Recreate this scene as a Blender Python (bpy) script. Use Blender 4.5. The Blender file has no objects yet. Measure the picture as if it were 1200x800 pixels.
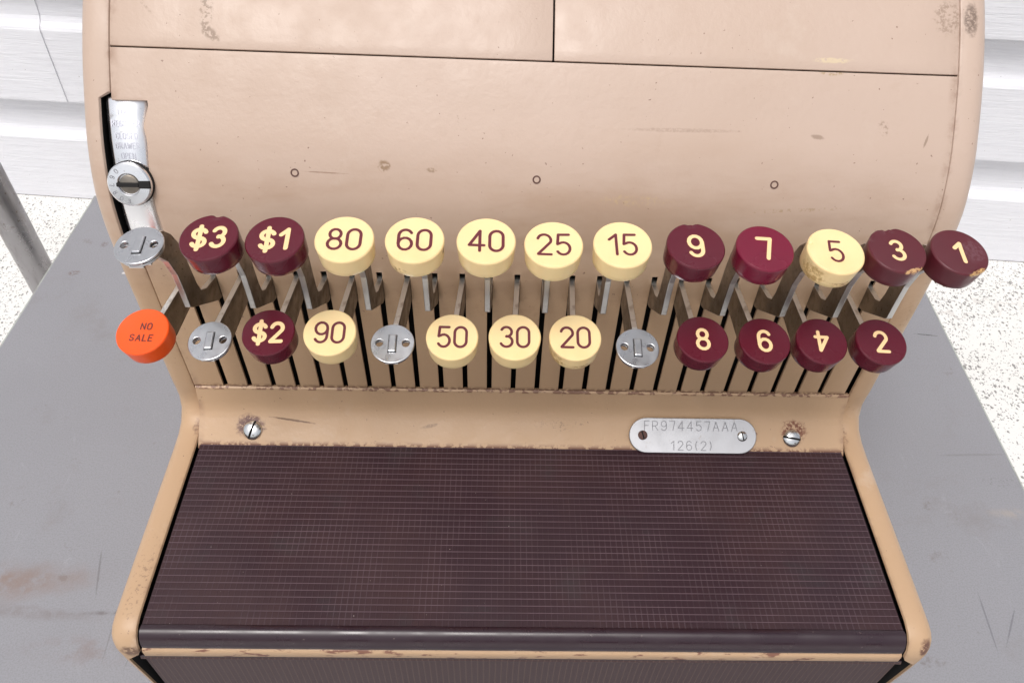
import bpy, bmesh, math, random
from mathutils import Vector, Matrix
random.seed(7)
C = bpy.context.scene.collection
S = bpy.context.scene
PI = math.pi
# ------------------------------------------------------------------ camera
cam = bpy.data.cameras.new('camera'); co = bpy.data.objects.new('camera', cam); C.objects.link(co)
cam.sensor_width = 36; cam.lens = 28.11; cam.clip_start = .01; cam.clip_end = 200
Rv = Vector((.99968, -.0028, .0252)); Uv = Vector((-.0154, .7235, .6901))
Fv = Rv.cross(Uv) * -1
Rv.normalize(); Fv.normalize(); Uv = Rv.cross(Fv)
co.matrix_world = Matrix(((Rv.x, Uv.x, -Fv.x, -.0171), (Rv.y, Uv.y, -Fv.y, 0), (Rv.z, Uv.z, -Fv.z, .5), (0, 0, 0, 1)))
S.camera = co
# ------------------------------------------------------------------ light
SUN_EL, SUN_AZ = math.radians(66), math.radians(205)      # azimuth clockwise from +Y
W = bpy.data.worlds.new('World'); S.world = W; W.use_nodes = True
nt = W.node_tree; bg = nt.nodes['Background']
sky = nt.nodes.new('ShaderNodeTexSky'); sky.sky_type = 'NISHITA'; sky.sun_disc = False
sky.sun_elevation = SUN_EL; sky.sun_rotation = SUN_AZ; sky.dust_density = 4; sky.air_density = 1.0; sky.ozone_density = 1.0
hs = nt.nodes.new('ShaderNodeHueSaturation'); hs.inputs['Saturation'].default_value = .28
nt.links.new(sky.outputs[0], hs.inputs['Color']); nt.links.new(hs.outputs[0], bg.inputs[0]); bg.inputs[1].default_value = .115
sl = bpy.data.lights.new('sun', 'SUN'); sl.energy = 1.5; sl.angle = math.radians(26); sl.color = (1, .965, .93)
so = bpy.data.objects.new('sun', sl); C.objects.link(so)
sd = Vector((math.sin(SUN_AZ) * math.cos(SUN_EL), math.cos(SUN_AZ) * math.cos(SUN_EL), math.sin(SUN_EL)))
so.rotation_euler = sd.to_track_quat('Z', 'Y').to_euler(); so.location = (0, 0, 3)
S.view_settings.view_transform = 'Standard'; S.view_settings.look = 'None'
S.view_settings.exposure = .35; S.view_settings.gamma = 1
S.render.engine = 'CYCLES'

# ------------------------------------------------------------------ material helpers
class Mat:
    def __init__(s, name, base=(.5, .5, .5), rough=.5, metal=0, spec=.5, coat=0):
        s.m = bpy.data.materials.new(name); s.m.use_nodes = True; s.t = s.m.node_tree
        s.b = s.t.nodes['Principled BSDF']; s.b.inputs['Base Color'].default_value = (*base, 1)
        s.b.inputs['Roughness'].default_value = rough; s.b.inputs['Metallic'].default_value = metal
        s.b.inputs['Specular IOR Level'].default_value = spec
        if coat: s.b.inputs['Coat Weight'].default_value = coat; s.b.inputs['Coat Roughness'].default_value = .15
        s.tc = s.n('ShaderNodeTexCoord').outputs['Object']
        s.col = None; s.base = base; s.h = None
    def n(s, t, **k):
        q = s.t.nodes.new(t)
        for a, v in k.items(): setattr(q, a, v)
        return q
    def L(s, a, b): s.t.links.new(a, b)
    def put(s, sock, v):
        if hasattr(v, 'links'): s.L(v, sock)
        elif isinstance(v, tuple) and len(v) == 3 and sock.type == 'RGBA': sock.default_value = (*v, 1)
        else: sock.default_value = v
    def color(s): return s.col if s.col is not None else s.base
    def noise(s, scale, detail=3, rough=.5, stretch=None, dist=0, vec=None):
        q = s.n('ShaderNodeTexNoise'); q.inputs['Scale'].default_value = scale; q.inputs['Detail'].default_value = detail
        q.inputs['Roughness'].default_value = rough; q.inputs['Distortion'].default_value = dist
        v = vec or s.tc
        if stretch:
            mp = s.n('ShaderNodeMapping'); mp.inputs['Scale'].default_value = stretch; s.L(v, mp.inputs[0]); v = mp.outputs[0]
        s.L(v, q.inputs['Vector']); return q.outputs['Fac']
    def ramp(s, v, a, b, lo=0., hi=1.):
        q = s.n('ShaderNodeMapRange'); q.interpolation_type = 'SMOOTHSTEP'
        s.L(v, q.inputs[0]); q.inputs[1].default_value = a; q.inputs[2].default_value = b
        q.inputs[3].default_value = lo; q.inputs[4].default_value = hi; return q.outputs[0]
    def math(s, op, a, b=0., clamp=False):
        q = s.n('ShaderNodeMath', operation=op, use_clamp=clamp); s.put(q.inputs[0], a); s.put(q.inputs[1], b); return q.outputs[0]
    def xyz(s, i):
        q = s.n('ShaderNodeSeparateXYZ'); s.L(s.tc, q.inputs[0]); return q.outputs[i]
    def mix(s, fac, c):
        q = s.n('ShaderNodeMix', data_type='RGBA'); s.put(q.inputs[0], fac); s.put(q.inputs[6], s.color()); s.put(q.inputs[7], c)
        s.col = q.outputs[2]; return s
    def spot(s, loc, rad, roty=0, rotz=0, soft=.5, nscale=420, nlo=.35, nhi=.6, wob=.9):
        mp = s.n('ShaderNodeMapping', vector_type='TEXTURE'); mp.inputs['Location'].default_value = loc
        mp.inputs['Rotation'].default_value = (0, roty, rotz); mp.inputs['Scale'].default_value = rad
        s.L(s.tc, mp.inputs[0]); ln = s.n('ShaderNodeVectorMath', operation='LENGTH'); s.L(mp.outputs[0], ln.inputs[0])
        nz = s.noise(nscale, 4, .6)
        d = s.math('ADD', ln.outputs['Value'], s.math('MULTIPLY', s.math('SUBTRACT', nz, .5), wob))
        m = s.ramp(d, 1., 1. - soft)
        nz2 = s.noise(nscale * 1.3, 5, .7)
        return s.math('MULTIPLY', m, s.ramp(nz2, nlo, nhi))
    def bump(s, h, strength, dist=.001):
        q = s.n('ShaderNodeBump'); q.inputs['Strength'].default_value = strength; q.inputs['Distance'].default_value = dist
        s.L(h, q.inputs['Height'])
        if s.h is not None: s.L(s.h, q.inputs['Normal'])
        s.h = q.outputs[0]; return s
    def roughness(s, v): s.L(v, s.b.inputs['Roughness']); return s
    def done(s):
        if s.col is not None: s.L(s.col, s.b.inputs['Base Color'])
        if s.h is not None: s.L(s.h, s.b.inputs['Normal'])
        return s.m

RY = .41                                                   # the register's origin: (0, RY, 0)
RUST = (.10, .035, .022); GRIME = (.20, .13, .085)
def paint(name, spots=(), extra=None):
    k = Mat(name, (.515, .390, .318), .40, spec=.42)
    k.mix(k.ramp(k.noise(9, 4), .35, .7, 0, .45), (.455, .33, .25))
    k.mix(k.ramp(k.noise(120, 4, .6), .55, .78, 0, .10), (.34, .22, .15))
    z = k.xyz(2)
    k.mix(k.ramp(z, .295, .205, 0, .92), (.475, .310, .182))  # pale sky-washed top fading to tan: light put into the paint colour
    k.mix(k.math('MULTIPLY', k.ramp(k.noise(16, 5, .65, (.5, 1, 1.6)), .44, .70), k.math('MULTIPLY', k.ramp(z, .315, .27), k.ramp(z, .19, .23, 0, .38))), (.33, .20, .115))
    k.mix(k.math('MULTIPLY', k.ramp(k.noise(38, 5, .7), .56, .72), k.ramp(k.noise(7, 2), .45, .65, 0, .28)), (.60, .50, .42))
    ax_ = k.math('ABSOLUTE', k.xyz(0))
    k.mix(k.math('MULTIPLY', k.math('MULTIPLY', k.ramp(ax_, .1845, .1893), k.ramp(ax_, .1925, .1893)), k.ramp(k.noise(85, 5, .7), .42, .66, .05, .55)), (.25, .14, .09))          # brown grime along the side seams
    k.mix(k.ramp(k.noise(520, 2, .5), .735, .77, 0, .75), (.16, .085, .06))
    for sp in spots:
        c = sp.pop('c', GRIME); a = sp.pop('a', .8)
        k.mix(k.math('MULTIPLY', k.spot(**sp), a), c)
    if extra: extra(k)
    k.bump(k.noise(330, 3, .55), .28, .0006).bump(k.noise(28, 2), .10, .003)
    k.roughness(k.ramp(k.noise(60, 4), .3, .7, .36, .52))
    return k.done()
BIG = 10.
def sp(x, z, rx, rz, rot=0, **k):
    return dict(loc=(x, 0, z), rad=(rx, BIG, rz), roty=math.radians(rot), **k)
M = {}
M['cover'] = paint('beige_cover_paint', [
    sp(-.0689, .2911, .0034, .0030, nlo=.4, nhi=.5, c=(.24, .15, .08)), sp(-.0474, .2898, .003, .0012, nlo=.4, nhi=.6, c=(.28, .19, .12)),
    sp(.0658, .3065, .030, .0009, 0, nscale=500, nlo=.3, nhi=.6, a=.30), sp(.1274, .3051, .0036, .0010, 8, a=.55, nlo=.2, nhi=.5),
    sp(.1572, .3086, .004, .003, 30, nlo=.5, nhi=.6, a=.5), sp(.1772, .3044, .0006, .0032, 20, nlo=.1, nhi=.4, a=.6),
    sp(.1322, .3272, .0070, .0014, 0, nlo=.5, nhi=.6, a=.8, c=(.35, .24, .12)), sp(.045, .2785, .02, .003, nlo=.45, nhi=.7, a=.45, c=(.55, .40, .20)),
    sp(-.0960, .2880, .0120, .00035, 2, nlo=.2, nhi=.4, a=.6, c=(.22, .13, .08)), sp(-.035, .3075, .006, .003, nlo=.58, nhi=.64, a=.6),
    sp(.120, .2755, .03, .0012, -3, nlo=.48, nhi=.62, a=.5, c=(.32, .22, .10)), sp(-.02, .215, .12, .015, nscale=90, nlo=.5, nhi=.8, a=.45, c=(.30, .17, .10)),
], lambda k: k.mix(k.math('MULTIPLY', k.ramp(k.xyz(2), .1500, .1458), k.ramp(k.noise(420, 3), .40, .52, 0, .9)), RUST))
M['lid'] = paint('beige_lid_paint', [
    sp(-.1468, .345, .0035, .012, 6, nlo=.48, nhi=.56, a=.75), sp(-.1455, .3352, .0055, .0022, 25, nlo=.42, nhi=.52, a=.75),
    sp(.184, .345, .008, .006, 0, nlo=.45, nhi=.6, a=.5), sp(-.176, .3450, .008, .001, 40, nlo=.45, nhi=.6, a=.4), sp(.132, .3310, .010, .0011, nlo=.4, nhi=.5, c=(.62, .5, .33), a=.8)])
M['casing'] = paint('beige_casing_paint', [
    dict(loc=(.1945, -.060, .345), rad=(.0040, .02, .0065), nlo=.3, nhi=.55, a=.8, c=(.12, .08, .06)),
    dict(loc=(-.191, -.1235, .1245), rad=(.0046, .008, .0055), nlo=.3, nhi=.42, a=.9, c=(.11, .05, .035)),
    dict(loc=(.191, -.1235, .1245), rad=(.0036, .008, .0055), nlo=.42, nhi=.52, a=.9, c=(.16, .07, .04)),
    dict(loc=(.199, -.247, .112), rad=(.0042, .007, .0062), nscale=260, nlo=.40, nhi=.46, a=.95, c=(.12, .05, .035)),
    dict(loc=(-.194, -.248, .106), rad=(.006, .007, .0055), nscale=260, nlo=.36, nhi=.50, a=.9, c=(.13, .07, .045)),
    dict(loc=(-.195, -.215, .120), rad=(.006, .03, .02), nlo=.56, nhi=.62, a=.6, c=(.2, .12, .08)),
    dict(loc=(.197, -.08, .21), rad=(.006, .05, .02), nlo=.48, nhi=.66, a=.55, c=(.25, .15, .06))])
def apron_rust(k):
    k.mix(k.math('MULTIPLY', k.ramp(k.xyz(2), .1205, .1180), k.ramp(k.noise(330, 4, .6), .44, .52, 0, .95)), (.13, .045, .03))
    k.mix(k.math('MULTIPLY', k.ramp(k.xyz(2), .1445, .1455), k.ramp(k.noise(300, 3), .46, .55, 0, .8)), (.15, .06, .04))
M['apron'] = paint('beige_apron_paint', [
    sp(-.1595, .1253, .0098, .0050, nlo=.38, nhi=.47, a=.95, c=(.115, .05, .045)), sp(.1595, .1258, .0090, .0052, nlo=.44, nhi=.50, a=.95, c=(.17, .055, .03)),
    sp(-.135, .1275, .016, .0005, 5, nlo=.2, nhi=.4, a=.85, c=(.14, .075, .045)), sp(.099, .1235, .0395, .0075, nlo=.47, nhi=.52, a=.8, c=(.15, .06, .035)),
    sp(-.055, .126, .006, .0008, -8, nlo=.3, nhi=.6, a=.6), sp(.02, .127, .02, .003, nlo=.56, nhi=.62, a=.5)], apron_rust)
M['trim'] = paint('beige_trim_paint', [], lambda k: k.mix(k.ramp(k.noise(140, 4, .65, (.6, 1, 2)), .56, .62, 0, .9), (.17, .065, .045)))
k = Mat('black_shade_and_dirt', (.006, .005, .005), .8); M['black'] = k.done()  # black put in where gaps and hollows are shaded; dirt in screw slots
k = Mat('grey_steel_bar', (.27, .24, .205), .42, 1)
k.mix(k.ramp(k.noise(90, 4, .6), .45, .68, 0, .7), (.16, .125, .095)); k.mix(k.ramp(k.noise(500, 3), .63, .70, 0, .7), (.09, .05, .035))
k.roughness(k.ramp(k.noise(200, 4), .3, .7, .3, .55)); k.bump(k.noise(900, 2, .5, (1, 1, .2)), .1, .0003); M['steel'] = k.done()
k = Mat('bright_bar_edge', (.70, .69, .66), .42, 1); k.mix(k.ramp(k.noise(160, 4, .6), .52, .70, 0, .6), (.36, .31, .26)); M['baredge'] = k.done()
k = Mat('brushed_aluminium_disc', (.62, .63, .65), .28, 1)
k.mix(k.ramp(k.noise(150, 3, .5), .5, .8, 0, .35), (.42, .41, .42)); k.roughness(k.ramp(k.noise(200, 3), .3, .7, .26, .36))
k.bump(k.noise(200, 2), .03, .0003); M['disc'] = k.done()
k = Mat('aluminium_nameplate', (.46, .46, .475), .46, 1)
k.mix(k.ramp(k.noise(350, 4, .6), .62, .72, 0, .45), (.35, .31, .28)); k.roughness(k.ramp(k.noise(120, 4), .3, .7, .42, .54))
k.bump(k.noise(900, 2), .06, .0002); M['plate'] = k.done()
k = Mat('polished_lock_metal', (.95, .95, .97), .26, 1)
k.mix(k.ramp(k.noise(260, 4, .6), .64, .74, 0, .5), (.42, .38, .34)); k.roughness(k.ramp(k.noise(90, 4), .35, .75, .22, .38)); M['chrome'] = k.done()
k = Mat('bright_screw_metal', (.78, .78, .77), .2, 1); k.mix(k.ramp(k.noise(420, 4, .6), .56, .66, 0, .7), (.24, .16, .12)); M['screw'] = k.done()
k = Mat('rusted_screw', (.11, .055, .045), .8); k.bump(k.noise(900, 3), .5, .0005); M['rust'] = k.done()
k = Mat('engraving_dark', (.17, .16, .165), .6); M['engrave'] = k.done()
k = Mat('engraving_faint', (.25, .25, .27), .6); M['engrave2'] = k.done()
M['engrave3'] = Mat('worn_engraving', (.60, .60, .66), .4, .6).done()
def plastic(name, base, dark, rough=.3, wear=None, spots=(), sss=0):
    k = Mat(name, base, rough, spec=(.4 if base[0] < .3 else .5), coat=(.18 if base[0] < .3 else .1))
    k.mix(k.math('MULTIPLY', k.ramp(k.noise(230, 5, .7), .58, .72), k.ramp(k.noise(70, 3), .45, .7, 0, .45)), tuple(q * .45 + .02 for q in base))
    k.mix(k.ramp(k.noise(60, 2), .4, .75, 0, .3), dark)
    for q in spots:
        c = q.pop('c', dark); a = q.pop('a', .9); k.mix(k.math('MULTIPLY', k.spot(**q), a), c)
    k.bump(k.noise(160, 2, .5), .05, .0006)
    k.roughness(k.ramp(k.noise(45, 3), .3, .75, rough - .05, rough + .12))
    if sss: k.b.inputs['Subsurface Weight'].default_value = sss; k.b.inputs['Subsurface Radius'].default_value = (.004, .002, .001); k.b.inputs['Subsurface Scale'].default_value = .5
    return k.done()
CRM, CRD = (.87, .66, .345), (.74, .48, .20)
M['cream'] = plastic('cream_plastic', CRM, (.80, .57, .26), .34, sss=.15)
M['cream_dirty'] = plastic('cream_plastic_stained', CRM, CRD, .34, sss=.15, spots=[
    dict(loc=(-.008, -.006, -.006), rad=(.007, .008, .006), nlo=.38, nhi=.6, c=(.42, .24, .07), a=.8), dict(loc=(.004, -.011, -.008), rad=(.009, .004, .0022), nlo=.45, nhi=.6, c=(.38, .2, .08), a=.8)])
M['cream_specked'] = plastic('cream_plastic_specked', CRM, CRD, .34, sss=.15, spots=[
    dict(loc=(.0112, -.002, -.0035), rad=(.002, .0022, .0022), nlo=.4, nhi=.45, c=(.12, .06, .03)), dict(loc=(-.006, -.010, -.008), rad=(.006, .004, .003), nlo=.52, nhi=.6, c=(.35, .2, .08), a=.7)])
MAR, MAD = (.098, .006, .017), (.078, .004, .013)
M['maroon'] = plastic('maroon_plastic', MAR, MAD, .20)
M['maroon_bright'] = plastic('wine_red_plastic', (.160, .005, .026), (.12, .004, .02), .2)
M['maroon_worn'] = plastic('maroon_plastic_worn', (.095, .012, .019), (.07, .008, .015), .33, spots=[
    dict(loc=(.0055, -.0098, .0002), rad=(.0056, .0018, .0030), rotz=math.radians(25), nlo=.38, nhi=.46, c=(.55, .33, .13), a=.95, soft=.3), dict(loc=(.006, .001, 0), rad=(.006, .007, .004), nlo=.35, nhi=.7, c=(.19, .10, .12), a=.5)])
M['maroon_worn2'] = plastic('maroon_plastic_chipped', (.095, .012, .019), (.07, .008, .015), .32, spots=[
    dict(loc=(.0045, -.0100, .0002), rad=(.0055, .0013, .0024), rotz=math.radians(22), nlo=.42, nhi=.48, c=(.55, .33, .15), a=.95, soft=.3)])
M['orange'] = plastic('orange_plastic', (.88, .092, .004), (.82, .075, .003), .36, sss=.1)
M['ink_maroon'] = Mat('engraved_maroon_fill', (.125, .014, .024), .45).done()
M['ink_cream'] = Mat('engraved_cream_fill', (.90, .60, .31), .45).done()
M['ink_brown'] = Mat('engraved_brown_fill', (.13, .02, .012), .5).done()
# dark moulded pad
k = Mat('aubergine_pad', (.027, .010, .015), .42, spec=.4)
k.mix(k.ramp(k.noise(22, 4, .6), .35, .7, 0, .55), (.048, .020, .020)); k.mix(k.ramp(k.noise(35, 3, .6), .55, .75, 0, .35), (.030, .030, .032))
x = k.xyz(0); cell = k.math('SINE', k.math('MULTIPLY', x, 2 * PI / .0030)); cm = k.ramp(cell, .72, .98)
k.mix(k.math('MULTIPLY', cm, k.ramp(k.noise(45, 3), .38, .68, .15, .75)), (.078, .050, .060))
k.mix(k.ramp(k.noise(640, 2, .5), .775, .79, 0, 1), (.55, .5, .46))
k.bump(cm, .5, .0004).bump(k.noise(800, 2), .15, .0003); k.roughness(k.ramp(k.noise(14, 4), .3, .7, .40, .56)); M['pad'] = k.done()
k = Mat('aubergine_ridge_lit', (.115, .072, .085), .4, spec=.6)  # paler than the pad: the ridges' highlight is put into the colour
k.mix(k.ramp(k.noise(60, 4, .6), .4, .7, 0, .7), (.075, .05, .055)); M['ridge'] = k.done()
k = Mat('aubergine_smooth', (.022, .008, .014), .22, spec=.6)
k.mix(k.ramp(k.noise(420, 3), .70, .76, 0, .6), (.18, .14, .13)); k.roughness(k.ramp(k.noise(70, 4), .3, .7, .22, .42)); M['lip'] = k.done()
k = Mat('aubergine_drawer', (.052, .026, .026), .45, spec=.5)
x = k.xyz(0); cm = k.ramp(k.math('SINE', k.math('MULTIPLY', x, 2 * PI / .0031)), .7, .98)
k.mix(k.math('MULTIPLY', cm, .5), (.13, .08, .06)); k.bump(cm, .4, .0004).bump(k.noise(700, 2), .2, .0003); M['drawer'] = k.done()
# surroundings
k = Mat('grey_table_paint', (.262, .262, .284), .42, spec=.5)
k.mix(k.ramp(k.noise(3.2, 5, .6), .4, .65, 0, .35), (.226, .222, .238)); k.mix(k.ramp(k.noise(900, 2, .6), .42, .64, 0, .45), (.195, .195, .205))
k.mix(k.ramp(k.noise(1300, 2, .6), .60, .72, 0, .5), (.34, .34, .36))
def tsp(x, y, rx, ry, rot=0, c=(.10, .075, .07), a=.8, **q):
    k.mix(k.math('MULTIPLY', k.spot((x, y, 0), (rx, ry, BIG), 0, math.radians(rot), **q), a), c)
tsp(-.334, .225, .09, .006, -3, c=(.19, .165, .165), a=.6, nscale=90, nlo=.3, nhi=.6, soft=.8)
tsp(-.250, .226, .06, .0022, 3, c=(.12, .10, .10), a=.7, nscale=120, nlo=.3, nhi=.6, soft=.8)
tsp(-.285, .253, .0009, .020, 14, c=(.11, .105, .11), a=.5, nscale=300, nlo=.2, nhi=.4)
tsp(-.262, .208, .0006, .018, 4, c=(.13, .12, .13), a=.4, nlo=.2, nhi=.5); tsp(-.245, .205, .0006, .02, -4, c=(.10, .09, .10), a=.5, nlo=.2, nhi=.5)
tsp(-.418, .548, .007, .004, 20, c=(.13, .07, .055), a=.7, nlo=.4, nhi=.6); tsp(-.345, .545, .005, .0032, 0, c=(.14, .06, .04), a=.75, nlo=.4, nhi=.5)
tsp(-.372, .550, .003, .0018, 0, c=(.7, .68, .66), a=.8, nlo=.35, nhi=.5); tsp(-.405, .590, .004, .005, 0, c=(.13, .08, .08), a=.6, nlo=.4, nhi=.6)
tsp(-.225, .360, .02, .02, 0, c=(.14, .105, .08), a=.6, nscale=60, nlo=.2, nhi=.6, soft=.9)
tsp(.345, .370, .035, .0013, 3, c=(.15, .14, .145), a=.4, nlo=.2, nhi=.5); tsp(.355, .500, .012, .0008, -6, c=(.03, .03, .03), a=.8, nlo=.3, nhi=.5)
tsp(.355, .318, .02, .006, 0, c=(.36, .31, .27), a=.5, nscale=90, nlo=.35, nhi=.6, soft=.8)
tsp(.305, .235, .0008, .024, -4, c=(.09, .09, .11), a=.5, nlo=.2, nhi=.4); tsp(.319, .232, .0008, .018, -32, c=(.09, .09, .11), a=.5, nlo=.2, nhi=.4)
tsp(.342, .237, .0008, .016, -22, c=(.09, .09, .11), a=.5, nlo=.2, nhi=.4); tsp(.36, .345, .02, .006, 0, c=(.1, .1, .1), a=.5, nlo=.55, nhi=.62)
k.mix(k.ramp(k.noise(45, 5, .7), .64, .74, 0, .5), (.14, .11, .10)); k.mix(k.ramp(k.noise(14, 5, .75), .54, .72, 0, .35), (.19, .17, .165)); k.mix(k.ramp(k.noise(24, 6, .75, (1, .5, 1), 1.5), .60, .70, 0, .3), (.36, .36, .39))
tsp(-.345, .245, .075, .018, 4, c=(.22, .155, .13), a=.8, nscale=40, nlo=.3, nhi=.6, soft=.9); tsp(-.27, .20, .05, .012, 0, c=(.20, .15, .14), a=.5, nscale=60, nlo=.4, nhi=.6, soft=.9)
k.bump(k.noise(1000, 3, .6), .25, .0004).bump(k.noise(9, 3), .15, .004); k.roughness(k.ramp(k.noise(30, 4), .3, .7, .36, .52)); M['table'] = k.done()
k = Mat('pale_table_edge', (.36, .38, .35), .4); k.mix(k.ramp(k.noise(60, 4), .5, .7, 0, .6), (.2, .19, .18)); M['edge'] = k.done()  # slightly paler, greenish strip with darker patches
k = Mat('dark_leg_steel', (.10, .10, .105), .45, .6); M['leg'] = k.done()
k = Mat('tubular_steel', (.36, .35, .36), .30, .9)
k.mix(k.ramp(k.noise(18, 4, .6, (3, 3, .6)), .42, .7, 0, .7), (.20, .18, .17)); k.mix(k.ramp(k.noise(160, 3), .66, .72, 0, .7), (.14, .09, .07)); k.roughness(k.ramp(k.noise(60, 4), .3, .7, .24, .45)); M['post'] = k.done()
k = Mat('speckled_floor', (.70, .69, .668), .75)
k.mix(k.ramp(k.noise(6, 5, .6), .42, .7, 0, .30), (.64, .62, .58))
dens = k.ramp(k.noise(11, 4, .6), .25, .75, .46, .26)
for scl, c, st in ((250, (.20, .195, .185), (1, .8, 1)), (420, (.22, .21, .20), (1, 1, 1))):
    v = k.n('ShaderNodeTexVoronoi'); v.inputs['Scale'].default_value = scl
    mp = k.n('ShaderNodeMapping'); mp.inputs['Scale'].default_value = st; k.L(k.tc, mp.inputs[0])
    wv = k.n('ShaderNodeVectorMath', operation='ADD'); nz = k.n('ShaderNodeTexNoise'); nz.inputs['Scale'].default_value = 220; k.L(k.tc, nz.inputs['Vector'])
    sc = k.n('ShaderNodeVectorMath', operation='SCALE'); sc.inputs['Scale'].default_value = .006; k.L(nz.outputs['Color'], sc.inputs[0])
    k.L(mp.outputs[0], wv.inputs[0]); k.L(sc.outputs[0], wv.inputs[1]); k.L(wv.outputs[0], v.inputs['Vector'])
    sepc = k.n('ShaderNodeSeparateColor'); k.L(v.outputs['Color'], sepc.inputs[0])
    size = k.math('MULTIPLY', dens, k.ramp(sepc.outputs[0], .45, 1., 0, 1.35))
    k.mix(k.math('MULTIPLY', k.ramp(k.math('SUBTRACT', size, v.outputs['Distance']), -.02, .05), .9), c)
cr = k.n('ShaderNodeTexVoronoi', feature='DISTANCE_TO_EDGE'); cr.inputs['Scale'].default_value = 3.2
wv = k.n('ShaderNodeVectorMath', operation='ADD'); nz = k.n('ShaderNodeTexNoise'); nz.inputs['Scale'].default_value = 14; k.L(k.tc, nz.inputs['Vector'])
sc = k.n('ShaderNodeVectorMath', operation='SCALE'); sc.inputs['Scale'].default_value = .12; k.L(nz.outputs['Color'], sc.inputs[0]); k.L(k.tc, wv.inputs[0]); k.L(sc.outputs[0], wv.inputs[1]); k.L(wv.outputs[0], cr.inputs['Vector'])
k.mix(k.math('MULTIPLY', k.ramp(cr.outputs['Distance'], .009, .002), k.ramp(k.noise(5, 2), .5, .6, 0, .35)), (.45, .41, .38))
k.bump(k.noise(260, 4, .6), .35, .001); M['floor'] = k.done()
k = Mat('white_vinyl_siding', (.79, .79, .825), .42)
k.mix(k.ramp(k.noise(3, 4), .4, .75, 0, .35), (.75, .75, .79))
g = k.noise(60, 5, .65, (.22, 1, 8), .8)
k.mix(k.ramp(g, .48, .60, 0, .22), (.60, .60, .65)); k.mix(k.ramp(k.noise(300, 2), .765, .775, 0, .8), (.25, .22, .2))
k.bump(g, .6, .0022).bump(k.noise(700, 2), .1, .0005); M['siding'] = k.done()
k = Mat('wall_sheathing', (.35, .33, .30), .9); M['sheath'] = k.done()

# ------------------------------------------------------------------ mesh helpers
def mesh(name, vs, fs, mat, parent=None, off=(0, 0, 0), smooth=False, loc=None):
    me = bpy.data.meshes.new(name); me.from_pydata([(v[0] - off[0], v[1] - off[1], v[2] - off[2]) for v in vs], [], fs)
    bm = bmesh.new(); bm.from_mesh(me); bmesh.ops.recalc_face_normals(bm, faces=bm.faces); bm.to_mesh(me); bm.free()
    return link(name, me, mat, parent, smooth, loc)
def link(name, me, mat, parent=None, smooth=False, loc=None):
    if mat is not None and not me.materials: me.materials.append(mat)
    if smooth: me.shade_smooth() if smooth is True else me.shade_smooth()
    o = bpy.data.objects.new(name, me); C.objects.link(o)
    if parent: o.parent = parent
    if loc is not None: o.location = loc
    if smooth == 'auto':
        me.shade_smooth()
        me.set_sharp_from_angle(angle=math.radians(38))
    return o
def thing(name, loc, label, cat):
    o = bpy.data.objects.new(name, None); o.empty_display_size = .05; C.objects.link(o); o.location = loc; o['label'] = label; o['category'] = cat; return o
def bevel(o, w, seg=2, ang=40):
    m = o.modifiers.new('bevel', 'BEVEL'); m.width = w; m.segments = seg; m.limit_method = 'ANGLE'; m.angle_limit = math.radians(ang); return o
def box(x0, x1, y0, y1, z0, z1):
    v = [(x, y, z) for x in (x0, x1) for y in (y0, y1) for z in (z0, z1)]
    return v, [(0, 1, 3, 2), (4, 6, 7, 5), (0, 4, 5, 1), (2, 3, 7, 6), (0, 2, 6, 4), (1, 5, 7, 3)]
def merge(*parts):
    V, Fc = [], []
    for v, f in parts:
        n = len(V); V += v; Fc += [tuple(i + n for i in q) for q in f]
    return V, Fc
def lathe(prof, n=48):
    V, Fc = [], []
    for r, z in prof:
        for i in range(n): V.append((r * math.cos(2 * PI * i / n), r * math.sin(2 * PI * i / n), z))
    for j in range(len(prof) - 1):
        for i in range(n): Fc.append((j * n + i, j * n + (i + 1) % n, (j + 1) * n + (i + 1) % n, (j + 1) * n + i))
    if prof[0][0] > 1e-6: Fc.append(tuple(range(n)))
    if prof[-1][0] > 1e-6: Fc.append(tuple((len(prof) - 1) * n + i for i in range(n)))
    return V, Fc
def sheet2d(loops, ext, bev=0):
    """filled outline with holes, thickness 2*ext, as a mesh"""
    cu = bpy.data.curves.new('tmp', 'CURVE'); cu.dimensions = '2D'; cu.fill_mode = 'BOTH'; cu.extrude = ext; cu.bevel_depth = bev; cu.bevel_resolution = 2
    for lp in loops:
        s_ = cu.splines.new('POLY'); s_.points.add(len(lp) - 1); s_.use_cyclic_u = True
        for i, (a, b) in enumerate(lp): s_.points[i].co = (a, b, 0, 1)
    o = bpy.data.objects.new('tmp', cu); C.objects.link(o)
    me = bpy.data.meshes.new_from_object(o); bpy.data.objects.remove(o); bpy.data.curves.remove(cu)
    return me
def circ(cx, cy, r, n=40, ry=None): return [(cx + r * math.cos(2 * PI * i / n), cy + (ry or r) * math.sin(2 * PI * i / n)) for i in range(n)]

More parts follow.
